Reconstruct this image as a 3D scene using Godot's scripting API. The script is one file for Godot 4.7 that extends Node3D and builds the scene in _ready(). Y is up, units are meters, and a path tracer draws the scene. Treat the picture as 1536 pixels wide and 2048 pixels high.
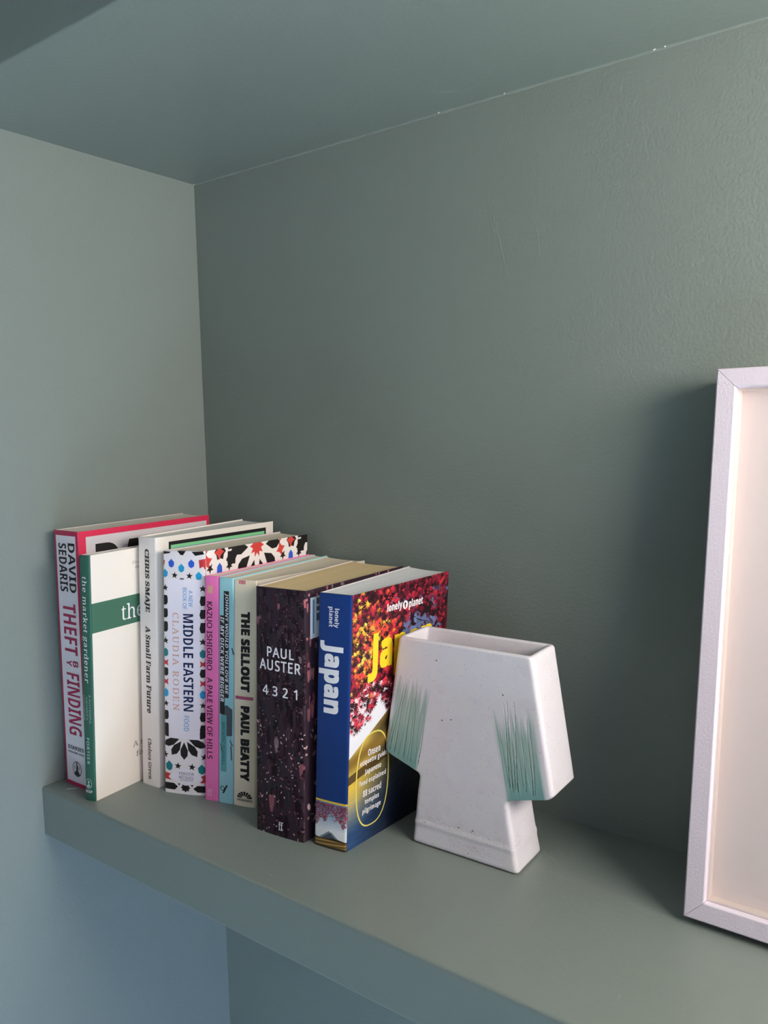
extends Node3D
# A green painted alcove shelf: a row of books, a ceramic vase and a leaning box frame.

const SAGE := Color(0.497, 0.531, 0.508)
var rng := RandomNumberGenerator.new()
var fonts := {}
var ink := {}
var nrm_tex: Dictionary = {}

# ---------------------------------------------------------------- small helpers
func hexc(s: String) -> Color:
	return Color.html(s)

func mat(c: Color, rough := 0.6, spec := 0.5) -> StandardMaterial3D:
	var m := StandardMaterial3D.new()
	m.albedo_color = c
	m.roughness = rough
	m.metallic_specular = spec
	return m

func tex_mat(img: Image, rough := 0.5, spec := 0.5) -> StandardMaterial3D:
	var m := mat(Color.WHITE, rough, spec)
	img.generate_mipmaps()
	m.albedo_texture = ImageTexture.create_from_image(img)
	return m

func add(called: String, mesh: Mesh, m: Material, parent: Node3D = self) -> MeshInstance3D:
	var o := MeshInstance3D.new()
	o.name = called
	o.mesh = mesh
	o.material_override = m
	o.cast_shadow = GeometryInstance3D.SHADOW_CASTING_SETTING_ON
	parent.add_child(o, true)
	return o

func tag(o: Node3D, label: String, category: String, group := "") -> void:
	o.set_meta("label", label)
	o.set_meta("category", category)
	if group != "":
		o.set_meta("group", group)

func structure(o: Node3D, label := "", category := "") -> void:
	o.set_meta("kind", "structure")
	if label != "":
		o.set_meta("label", label)
		o.set_meta("category", category)

func base(called: String, at: Vector3) -> Node3D:
	var o := Node3D.new()
	o.name = called
	o.position = at
	add_child(o, true)
	return o

# one quad; corners anticlockwise seen from outside
func quad(st: SurfaceTool, a: Vector3, b: Vector3, c: Vector3, d: Vector3, ua := Vector2(0, 1), ub := Vector2(1, 1), uc := Vector2(1, 0), ud := Vector2(0, 0)) -> void:
	var n := (b - a).cross(d - a).normalized()
	if n.length() < 0.5:
		n = (c - b).cross(d - b).normalized()
	var P := [a, c, b, a, d, c]
	var U := [ua, uc, ub, ua, ud, uc]
	for i in 6:
		st.set_normal(n)
		st.set_uv(U[i])
		st.add_vertex(P[i])

# eight corners: front-left-bottom, front-right-bottom, back-right-bottom, back-left-bottom, then the same on top
func hexa(st: SurfaceTool, p: Array) -> void:
	quad(st, p[0], p[1], p[5], p[4])
	quad(st, p[1], p[2], p[6], p[5])
	quad(st, p[2], p[3], p[7], p[6])
	quad(st, p[3], p[0], p[4], p[7])
	quad(st, p[4], p[5], p[6], p[7])
	quad(st, p[3], p[2], p[1], p[0])

func tool() -> SurfaceTool:
	var st := SurfaceTool.new()
	st.begin(Mesh.PRIMITIVE_TRIANGLES)
	return st

func boxp(lo: Vector3, hi: Vector3) -> Array:
	return [Vector3(lo.x, lo.y, hi.z), Vector3(hi.x, lo.y, hi.z), Vector3(hi.x, lo.y, lo.z), Vector3(lo.x, lo.y, lo.z),
		Vector3(lo.x, hi.y, hi.z), Vector3(hi.x, hi.y, hi.z), Vector3(hi.x, hi.y, lo.z), Vector3(lo.x, hi.y, lo.z)]

func box_mesh(lo: Vector3, hi: Vector3) -> ArrayMesh:
	var st := tool()
	hexa(st, boxp(lo, hi))
	return st.commit()

# ---------------------------------------------------------------- raster helpers (flat print only)
func rect(img: Image, x0: float, y0: float, x1: float, y1: float, c: Color) -> void:
	var w := img.get_width()
	var h := img.get_height()
	img.fill_rect(Rect2i(int(round(x0 * w)), int(round(y0 * h)), maxi(1, int(round((x1 - x0) * w))), maxi(1, int(round((y1 - y0) * h)))), c)

# polygon in pixels
func poly(img: Image, pts: PackedVector2Array, c: Color) -> void:
	var lo := 1e9
	var hi := -1e9
	for p in pts:
		lo = minf(lo, p.y)
		hi = maxf(hi, p.y)
	var n := pts.size()
	for y in range(maxi(0, int(ceil(lo - 0.5))), mini(img.get_height() - 1, int(floor(hi - 0.5))) + 1):
		var yc := y + 0.5
		var xs: Array[float] = []
		for i in n:
			var a := pts[i]
			var b := pts[(i + 1) % n]
			if (a.y <= yc) != (b.y <= yc):
				xs.append(a.x + (yc - a.y) / (b.y - a.y) * (b.x - a.x))
		xs.sort()
		var k := 0
		while k + 1 < xs.size():
			var x0 := maxi(0, int(round(xs[k])))
			var x1 := mini(img.get_width(), int(round(xs[k + 1])))
			if x1 > x0:
				img.fill_rect(Rect2i(x0, y, x1 - x0, 1), c)
			k += 2

func ellipse(img: Image, x: float, y: float, rx: float, ry: float, c: Color, turn := 0.0, n := 18) -> void:
	var pts := PackedVector2Array()
	for i in n:
		pts.append(Vector2(x, y) + Vector2(cos(TAU * i / n) * rx, sin(TAU * i / n) * ry).rotated(turn))
	poly(img, pts, c)

func star(img: Image, x: float, y: float, r: float, inner: float, n: int, c: Color, turn := 0.0) -> void:
	var pts := PackedVector2Array()
	for i in n * 2:
		var q := r if i % 2 == 0 else r * inner
		pts.append(Vector2(x, y) + Vector2(0, -q).rotated(turn + PI * i / n))
	poly(img, pts, c)

func stroke(img: Image, a: Vector2, b: Vector2, w: float, c: Color) -> void:
	var n := (b - a).normalized().orthogonal() * w * 0.5
	poly(img, PackedVector2Array([a + n, b + n, b - n, a - n]), c)

func halve(img: Image) -> Image:
	img.resize(img.get_width() / 2, img.get_height() / 2, Image.INTERPOLATE_BILINEAR)
	return img

func canvas(w: int, h: int, c: Color) -> Image:
	var img := Image.create(w, h, false, Image.FORMAT_RGB8)
	img.fill(c)
	return img

func noise_normal(freq: float, strength: float, size := 512, oct := 3) -> ImageTexture:
	var key := "%f_%f" % [freq, strength]
	if nrm_tex.has(key):
		return nrm_tex[key]
	var fn := FastNoiseLite.new()
	fn.seed = 7
	fn.noise_type = FastNoiseLite.TYPE_SIMPLEX_SMOOTH
	fn.frequency = freq
	fn.fractal_octaves = oct
	var img := fn.get_seamless_image(size, size)
	img.convert(Image.FORMAT_RGBA8)
	img.bump_map_to_normal_map(strength)
	img.generate_mipmaps()
	nrm_tex[key] = ImageTexture.create_from_image(img)
	return nrm_tex[key]

func paint(c: Color, rough: float, spec: float, tile: float, relief: float, freq := 0.05) -> StandardMaterial3D:
	var m := mat(c, rough, spec)
	m.uv1_triplanar = true
	m.uv1_world_triplanar = true
	m.uv1_scale = Vector3.ONE / tile
	m.normal_enabled = true
	m.normal_texture = noise_normal(freq, 4.0)
	m.normal_scale = relief
	return m

# ---------------------------------------------------------------- lettering
func font(nm: String, bold := false, spacing := 0) -> Font:
	var key := "%s%s%d" % [nm, bold, spacing]
	if not fonts.has(key):
		var f := SystemFont.new()
		f.font_names = [nm]
		f.font_weight = 700 if bold else 400
		if spacing != 0:
			var v := FontVariation.new()
			v.base_font = f
			v.spacing_glyph = spacing
			fonts[key] = v
		else:
			fonts[key] = f
	return fonts[key]

# one flat triangle in face coordinates, split until it follows the curve of the face; turned to face outwards
func lay(st: SurfaceTool, fc: Callable, a: Vector2, b: Vector2, c: Vector2, lift := 0.0, level := 0) -> void:
	var wide := maxf(maxf(absf(a.x - b.x), absf(b.x - c.x)), absf(c.x - a.x))
	if wide > 0.09 and level < 7:
		var ab := absf(a.x - b.x)
		var bc := absf(b.x - c.x)
		var ca := absf(c.x - a.x)
		if ab >= bc and ab >= ca:
			var m := (a + b) * 0.5
			lay(st, fc, a, m, c, lift, level + 1)
			lay(st, fc, m, b, c, lift, level + 1)
		elif bc >= ca:
			var m := (b + c) * 0.5
			lay(st, fc, a, b, m, lift, level + 1)
			lay(st, fc, a, m, c, lift, level + 1)
		else:
			var m := (c + a) * 0.5
			lay(st, fc, a, b, m, lift, level + 1)
			lay(st, fc, m, b, c, lift, level + 1)
		return
	if absf((b - a).cross(c - a)) < 1e-9:
		return
	var p: Vector3 = fc.call(a.x, a.y)
	var n := (fc.call(a.x + 0.01, a.y) - p).cross(fc.call(a.x, a.y - 0.01) - p).normalized() as Vector3
	var tri := [a, b, c] if (b - a).cross(c - a) > 0.0 else [a, c, b]
	for q in tri:
		st.set_normal(n)
		st.add_vertex(fc.call(q.x, q.y) + n * lift)

# flat lettering laid on a face: fc(a, b) gives a point, a across 0..1, b down 0..1; the ink's box fills a0..a1, b0..b1
# way "down" runs along b with the tops of the letters towards greater a; "right" runs along a
func lettering(parent: Node3D, called: String, s: String, f: Font, c: Color, fc: Callable, a0: float, a1: float, b0: float, b1: float, way := "down", slant := 0.0, fat := 0.0) -> MeshInstance3D:
	var t := TextMesh.new()
	t.font = f
	t.text = s
	t.font_size = 48
	t.pixel_size = 0.01
	t.depth = 0.0
	t.curve_step = 2.0
	var raw: PackedVector3Array = t.get_mesh_arrays()[Mesh.ARRAY_VERTEX]
	var v := PackedVector2Array()
	var shifts := [Vector2.ZERO] if fat == 0.0 else [Vector2(-fat, -fat), Vector2(fat, -fat), Vector2(-fat, fat), Vector2(fat, fat)]
	for d in shifts:
		for p in raw:
			v.append(Vector2(p.x + slant * p.y, p.y) + d)
	var lo := Vector2(1e9, 1e9)
	var hi := -lo
	for p in v:
		lo = lo.min(p)
		hi = hi.max(p)
	var st := tool()
	var per := raw.size()
	for k in range(0, v.size(), 3):
		var q: Array[Vector2] = []
		for j in 3:
			var e := (v[k + j] - lo) / (hi - lo)
			q.append(V(lerpf(a0, a1, e.y), lerpf(b0, b1, e.x)) if way == "down" else V(lerpf(a0, a1, e.x), lerpf(b1, b0, e.y)))
		lay(st, fc, q[0], q[1], q[2], 0.00003 * (k / per))
	return add(called, st.commit(), ink_mat(c), parent)

func ink_mat(c: Color) -> StandardMaterial3D:
	var key := c.to_html()
	if not ink.has(key):
		ink[key] = mat(c, 0.5)
		ink[key].cull_mode = BaseMaterial3D.CULL_DISABLED
	return ink[key]

# flat shape on a face from points (a, b)
func shape(parent: Node3D, called: String, pts: PackedVector2Array, c: Color, fc: Callable) -> MeshInstance3D:
	var st := tool()
	var idx := Geometry2D.triangulate_polygon(pts)
	for i in range(0, idx.size(), 3):
		lay(st, fc, pts[idx[i]], pts[idx[i + 1]], pts[idx[i + 2]])
	return add(called, st.commit(), ink_mat(c), parent)

func ring(cx: float, cy: float, rx: float, ry: float, n := 24, from := 0.0, to := TAU) -> PackedVector2Array:
	var pts := PackedVector2Array()
	for i in n:
		var g := from + (to - from) * i / (n if to - from >= TAU - 0.01 else n - 1)
		pts.append(Vector2(cx + cos(g) * rx, cy + sin(g) * ry))
	return pts

func outline(parent: Node3D, called: String, pts: PackedVector2Array, wa: float, wb: float, c: Color, fc: Callable) -> MeshInstance3D:
	var st := tool()
	var mid := Vector2.ZERO
	for p in pts:
		mid += p / pts.size()
	var lo := Vector2(1e9, 1e9)
	var hi := -lo
	for p in pts:
		lo = lo.min(p)
		hi = hi.max(p)
	var k := Vector2(1.0 - 2.0 * wa / (hi.x - lo.x), 1.0 - 2.0 * wb / (hi.y - lo.y))
	for i in pts.size():
		var a := pts[i]
		var b := pts[(i + 1) % pts.size()]
		var a2 := mid + (a - mid) * k
		var b2 := mid + (b - mid) * k
		lay(st, fc, a, b, b2)
		lay(st, fc, a, b2, a2)
	return add(called, st.commit(), ink_mat(c), parent)

# ---------------------------------------------------------------- books
# plan corners on the shelf: spine left, spine right, back left, back right (x, z); lean; height
class Book:
	var root: Node3D
	var spine: MeshInstance3D
	var front: MeshInstance3D
	var bl: Vector2
	var br: Vector2
	var bbl: Vector2
	var bbr: Vector2
	var lean: float
	var h: float
	var bulge: float
	var r: float
	var o: Vector3
	func at(u: float, v: float, w: float) -> Vector3:
		var p := bl.lerp(br, u).lerp(bbl.lerp(bbr, u), w)
		return Vector3(p.x + sin(lean) * h * v, cos(lean) * h * v, p.y) - o
	func out() -> Vector3:
		var e := br - bl
		return Vector3(-e.y, 0, e.x).normalized()
	func spine_at(u: float, v: float, lift := 0.0) -> Vector3:
		var wide := (br - bl).length()
		var d := minf(u, 1.0 - u) * wide
		var back := 0.0
		if d < r:
			back = r - sqrt(maxf(0.0, r * r - (r - d) * (r - d)))
		var bump := bulge * (1.0 - (2.0 * u - 1.0) * (2.0 * u - 1.0))
		return at(u, v, 0.0) + out() * (bump - back + lift)
	func spine_face(a: float, b: float) -> Vector3:
		return spine_at(a, 1.0 - b, 0.00018)
	func side() -> Vector3:
		var e := br - bbr
		return Vector3(e.y, 0, -e.x).normalized()
	func cover_face(a: float, b: float) -> Vector3:
		return at(1.0, 1.0 - b, a) + side() * 0.00018

func make_book(P: Array, lean: float, h: float, bulge: float, thick: float, spine_m: Material, cover_m: Material, page_c: Color, label: String, page_drop := 0.0006, round_r := 0.0012) -> Book:
	var b := Book.new()
	b.bl = P[0]
	b.br = P[1]
	b.bbl = P[2]
	b.bbr = P[3]
	b.lean = lean
	b.h = h
	b.bulge = bulge
	b.r = round_r
	var mid := (b.bl + b.br + b.bbl + b.bbr) * 0.25
	b.o = Vector3(mid.x, 0, mid.y)
	b.root = base("book", b.o)
	tag(b.root, label, "book", "row of books on the lower shelf")
	var wide := (b.br - b.bl).length()
	var deep := (b.br - b.bbr).length()
	var tu := thick / wide
	var tub := thick / (b.bbr - b.bbl).length()
	var tw := 0.0016 / deep
	# spine: a curved sheet with thickness and rolled corners
	var st := tool()
	var n := 14
	for i in n:
		var u0 := 0.5 - 0.5 * cos(PI * i / n)
		var u1 := 0.5 - 0.5 * cos(PI * (i + 1) / n)
		quad(st, b.spine_at(u0, 0), b.spine_at(u1, 0), b.spine_at(u1, 1), b.spine_at(u0, 1), Vector2(u0, 1), Vector2(u1, 1), Vector2(u1, 0), Vector2(u0, 0))
		var i0 := lerpf(tu, 1.0 - tu, u0)
		var i1 := lerpf(tu, 1.0 - tu, u1)
		quad(st, b.spine_at(u0, 1), b.spine_at(u1, 1), b.at(i1, 1, tw), b.at(i0, 1, tw), Vector2(u0, 0), Vector2(u1, 0), Vector2(u1, 0), Vector2(u0, 0))
		quad(st, b.spine_at(u1, 0), b.spine_at(u0, 0), b.at(i0, 0, tw), b.at(i1, 0, tw), Vector2(u1, 1), Vector2(u0, 1), Vector2(u0, 1), Vector2(u1, 1))
		quad(st, b.at(i1, 0, tw), b.at(i0, 0, tw), b.at(i0, 1, tw), b.at(i1, 1, tw), Vector2(0.5, 0.5), Vector2(0.5, 0.5), Vector2(0.5, 0.5), Vector2(0.5, 0.5))
	b.spine = add("spine", st.commit(), spine_m, b.root)
	# covers
	var w0 := round_r / deep
	st = tool()
	hexa(st, [b.at(1.0 - tu, 0, w0), b.at(1, 0, w0), b.at(1, 0, 1), b.at(1.0 - tub, 0, 1), b.at(1.0 - tu, 1, w0), b.at(1, 1, w0), b.at(1, 1, 1), b.at(1.0 - tub, 1, 1)])
	b.front = add("front_cover", st.commit(), cover_m, b.root)
	st = tool()
	hexa(st, [b.at(0, 0, w0), b.at(tu, 0, w0), b.at(tub, 0, 1), b.at(0, 0, 1), b.at(0, 1, w0), b.at(tu, 1, w0), b.at(tub, 1, 1), b.at(0, 1, 1)])
	add("back_cover", st.commit(), cover_m if cover_m.albedo_texture == null else spine_m if spine_m.albedo_texture == null else mat(hexc("cfc6c6")), b.root)
	# page block: the top sags a little between the covers
	var vt := 1.0 - page_drop / h
	var wl := 1.0 - 0.0012 / deep
	st = tool()
	var m := 10
	for i in m:
		var a0 := float(i) / m
		var a1 := float(i + 1) / m
		var pu := func(a: float, w: float) -> float: return lerpf(lerpf(tu, tub, w), 1.0 - lerpf(tu, tub, w), a)
		var s0 := vt - 0.0007 / h * sin(PI * a0)
		var s1 := vt - 0.0007 / h * sin(PI * a1)
		quad(st, b.at(pu.call(a0, 0), s0, tw), b.at(pu.call(a1, 0), s1, tw), b.at(pu.call(a1, 1), s1, wl), b.at(pu.call(a0, 1), s0, wl), Vector2(a0, 0), Vector2(a1, 0), Vector2(a1, 1), Vector2(a0, 1))
		quad(st, b.at(pu.call(a1, 1), 0.003, wl), b.at(pu.call(a0, 1), 0.003, wl), b.at(pu.call(a0, 1), s0, wl), b.at(pu.call(a1, 1), s1, wl), Vector2(a1, 0), Vector2(a0, 0), Vector2(a0, 1), Vector2(a1, 1))
		quad(st, b.at(pu.call(a0, 0), 0.003, tw), b.at(pu.call(a1, 0), 0.003, tw), b.at(pu.call(a1, 0), s1, tw), b.at(pu.call(a0, 0), s0, tw))
		quad(st, b.at(pu.call(a0, 1), 0.003, wl), b.at(pu.call(a1, 1), 0.003, wl), b.at(pu.call(a1, 0), 0.003, tw), b.at(pu.call(a0, 0), 0.003, tw))
	quad(st, b.at(1.0 - tu, 0.003, tw), b.at(1.0 - tub, 0.003, wl), b.at(1.0 - tub, vt, wl), b.at(1.0 - tu, vt, tw))
	quad(st, b.at(tub, 0.003, wl), b.at(tu, 0.003, tw), b.at(tu, vt, tw), b.at(tub, vt, wl))
	var pm := mat(page_c, 0.85, 0.2)
	pm.albedo_texture = page_tex
	add("page_block", st.commit(), pm, b.root)
	return b

var page_tex: ImageTexture

func page_texture() -> ImageTexture:
	var img := canvas(256, 4, Color.WHITE)
	var k := 0.95
	for x in 256:
		k = clampf(lerpf(k, rng.randf_range(0.88, 1.0), 0.6), 0.0, 1.0)
		for y in 4:
			img.set_pixel(x, y, Color(k, k * 0.995, k * 0.985))
	img.generate_mipmaps()
	return ImageTexture.create_from_image(img)

func V(x: float, y: float) -> Vector2:
	return Vector2(x, y)

# geometric tile pattern: one rosette of straps, petals, drops and stars
func rosette(img: Image, x: float, y: float, R: float, turn: float) -> void:
	var black := hexc("14100f")
	var cols := [hexc("2f5fd0"), hexc("1f9fd4"), hexc("17858a")]
	star(img, x, y, R * 0.2, 0.6, 10, hexc("d8403c"), turn)
	for i in 10:
		var g := turn + TAU * i / 10.0
		var q := func(rr: float, ww: float) -> Vector2: return Vector2(x, y) + Vector2(ww * R, -rr * R).rotated(g)
		poly(img, PackedVector2Array([q.call(0.25, 0.0), q.call(0.44, 0.1), q.call(0.57, 0.092), q.call(0.67, 0.0), q.call(0.57, -0.092), q.call(0.44, -0.1)]), black)
		var g2 := turn + TAU * (i + 0.5) / 10.0
		var c := Vector2(x, y) + Vector2(0, -R * 0.8).rotated(g2)
		if i % 2 == 0:
			star(img, c.x, c.y, R * 0.09, 0.42, 5, black, g2)
		else:
			var dd := func(rr: float, ww: float) -> Vector2: return Vector2(x, y) + Vector2(ww * R, -rr * R).rotated(g2)
			poly(img, PackedVector2Array([dd.call(0.69, 0.0), dd.call(0.77, 0.07), dd.call(0.86, 0.06), dd.call(0.92, 0.0), dd.call(0.86, -0.06), dd.call(0.77, -0.07)]), cols[i % 3])
		var e := Vector2(x, y) + Vector2(0, -R * 1.02).rotated(g)
		if i % 2 == 1:
			star(img, e.x, e.y, R * 0.13, 0.5, 4, hexc("d8453f"), g)
		else:
			star(img, e.x, e.y, R * 0.15, 0.72, 6, black, g)

func tile_cover() -> Image:
	var img := canvas(1024, 1440, hexc("f3ebe6"))
	for j in range(-1, 6):
		for i in range(-1, 4):
			rosette(img, 1024.0 * (0.47 + 0.70 * (i - 1) + (0.35 if j % 2 != 0 else 0.0)), 1440.0 * (0.012 + 0.27 * j), 355.0, 0.31)
	return halve(img)

func tile_spine() -> Image:
	var W := 400
	var H := 2400
	var img := canvas(W, H, hexc("f0e8ea"))
	var black := hexc("14100f")
	var blue := hexc("2f5fd0")
	var cyan := hexc("1f9fd4")
	var teal := hexc("157f86")
	var red := hexc("c8383c")
	# positions read in hundredths of the spine's width and height
	var P := func(u: float, v: float) -> Vector2: return Vector2(u * W, v * H)
	var drop := func(u: float, v: float, r: float, c: Color) -> void:
		var p: Vector2 = P.call(u, v)
		poly(img, PackedVector2Array([p + Vector2(0, -1.25 * r), p + Vector2(0.85 * r, -0.35 * r), p + Vector2(0.7 * r, 0.75 * r), p + Vector2(0, 1.2 * r), p + Vector2(-0.7 * r, 0.75 * r), p + Vector2(-0.85 * r, -0.35 * r)]), c)
	var st := func(u: float, v: float, r: float) -> void:
		star(img, u * W, v * H, r, 0.42, 5, black, 0.1)
	var bow := func(u: float, v: float, r: float) -> void:
		var p: Vector2 = P.call(u, v)
		poly(img, PackedVector2Array([p + Vector2(-r, -r * 1.2), p + Vector2(0, -0.55 * r), p + Vector2(r, -r * 1.2), p + Vector2(0.75 * r, 0), p + Vector2(r, r * 1.2), p + Vector2(0, 0.55 * r), p + Vector2(-r, r * 1.2), p + Vector2(-0.75 * r, 0)]), red)
	var blob := func(u: float, v: float, rx: float, ry: float) -> void:
		var p: Vector2 = P.call(u, v)
		poly(img, PackedVector2Array([p + Vector2(-0.6 * rx, -ry), p + Vector2(0.6 * rx, -ry), p + Vector2(rx, -0.3 * ry), p + Vector2(rx, 0.4 * ry), p + Vector2(0.4 * rx, ry), p + Vector2(-0.6 * rx, ry), p + Vector2(-rx, 0.2 * ry)]), black)
	# top edge
	poly(img, PackedVector2Array([P.call(0, 0.002), P.call(0.2, 0.004), P.call(0.16, 0.01), P.call(0, 0.014)]), black)
	poly(img, PackedVector2Array([P.call(0.36, 0.0), P.call(0.56, 0.0), P.call(0.5, 0.016), P.call(0.44, 0.016)]), black)
	poly(img, PackedVector2Array([P.call(0.7, 0.003), P.call(0.95, 0.0), P.call(0.98, 0.012), P.call(0.78, 0.018)]), black)
	poly(img, PackedVector2Array([P.call(0.86, 0.035), P.call(1.0, 0.03), P.call(1.0, 0.075), P.call(0.96, 0.06), P.call(0.88, 0.068)]), red)
	poly(img, PackedVector2Array([P.call(0.0, 0.035), P.call(0.05, 0.04), P.call(0.03, 0.058), P.call(0.0, 0.06)]), red)
	drop.call(0.21, 0.05, 34.0, blue)
	drop.call(0.69, 0.05, 34.0, blue)
	drop.call(0.455, 0.068, 34.0, cyan)
	drop.call(0.05, 0.09, 34.0, cyan)
	drop.call(0.86, 0.098, 34.0, cyan)
	st.call(0.29, 0.097, 32.0)
	st.call(0.645, 0.098, 32.0)
	poly(img, PackedVector2Array([P.call(0.36, 0.12), P.call(0.43, 0.108), P.call(0.5, 0.108), P.call(0.57, 0.12)]), black)
	# strips beside the lettering panel, read from top to bottom
	for s in [0.05, 0.95]:
		st.call(s, 0.148, 34.0)
		blob.call(s, 0.197, 28.0, 46.0)
		blob.call(s, 0.25, 30.0, 44.0)
		blob.call(s, 0.305, 30.0, 50.0)
		st.call(s, 0.362, 36.0)
		drop.call(s, 0.41, 36.0, teal)
		bow.call(s, 0.452, 26.0)
		blob.call(s, 0.49, 30.0, 40.0)
		bow.call(s, 0.531, 26.0)
		drop.call(s, 0.577, 36.0, cyan)
		st.call(s, 0.622, 32.0)
		blob.call(s, 0.67, 30.0, 46.0)
		blob.call(s, 0.722, 30.0, 44.0)
	# lower half rosette
	var c: Vector2 = P.call(0.5, 0.758)
	for i in 7:
		var g := PI + (i - 3) * 0.58
		var q := func(rr: float, ww: float) -> Vector2: return c + Vector2(ww, -rr).rotated(g)
		poly(img, PackedVector2Array([q.call(52.0, 0.0), q.call(130.0, 36.0), q.call(185.0, 34.0), q.call(228.0, 0.0), q.call(185.0, -34.0), q.call(130.0, -36.0)]), black)
	st.call(0.02, 0.838, 36.0)
	st.call(0.98, 0.838, 36.0)
	st.call(0.345, 0.882, 36.0)
	st.call(0.69, 0.882, 36.0)
	drop.call(0.12, 0.885, 42.0, teal)
	drop.call(0.92, 0.89, 42.0, teal)
	poly(img, PackedVector2Array([P.call(0, 0.913), P.call(0.16, 0.918), P.call(0.1, 0.932), P.call(0.18, 0.945), P.call(0, 0.942)]), red)
	poly(img, PackedVector2Array([P.call(1, 0.913), P.call(0.9, 0.92), P.call(0.95, 0.932), P.call(0.88, 0.947), P.call(1, 0.947)]), red)
	poly(img, PackedVector2Array([P.call(0.0, 0.957), P.call(0.24, 0.957), P.call(0.34, 0.97), P.call(0.26, 0.985), P.call(0, 0.985)]), black)
	poly(img, PackedVector2Array([P.call(1.0, 0.96), P.call(0.82, 0.96), P.call(0.72, 0.974), P.call(0.82, 0.988), P.call(1, 0.988)]), black)
	star(img, 0.53 * W, 0.972 * H, 48.0, 0.7, 8, black)
	star(img, 0.37 * W, 0.959 * H, 14.0, 0.5, 3, black, PI)
	star(img, 0.69 * W, 0.961 * H, 14.0, 0.5, 3, black, PI)
	# lettering panel and plaque
	rect(img, 0.112, 0.112, 0.876, 0.764, hexc("f2ebf6"))
	ellipse(img, 0.535 * W, 0.926 * H, 0.37 * W, 0.026 * H, hexc("f2ebf6"))
	ellipse(img, 0.535 * W, 0.926 * H, 0.2 * W, 0.037 * H, hexc("f2ebf6"))
	rect(img, 0.0, 0.992, 1.0, 1.0, hexc("f4f0f0"))
	return halve(img)

# autumn leaves over a lake, as printed on the travel guide
func leaf(img: Image, x: float, y: float, r: float, c: Color) -> void:
	var pts := PackedVector2Array()
	var turn := rng.randf_range(-0.9, 0.9) + PI
	for i in 7:
		var g := turn + (i - 3) * 0.62
		pts.append(Vector2(x, y) + Vector2(0, -r * (1.0 - 0.08 * absf(i - 3.0) * absf(i - 3.0) * 0.6)).rotated(g))
		pts.append(Vector2(x, y) + Vector2(0, -r * 0.28).rotated(g + 0.31))
	poly(img, pts, c)

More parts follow.
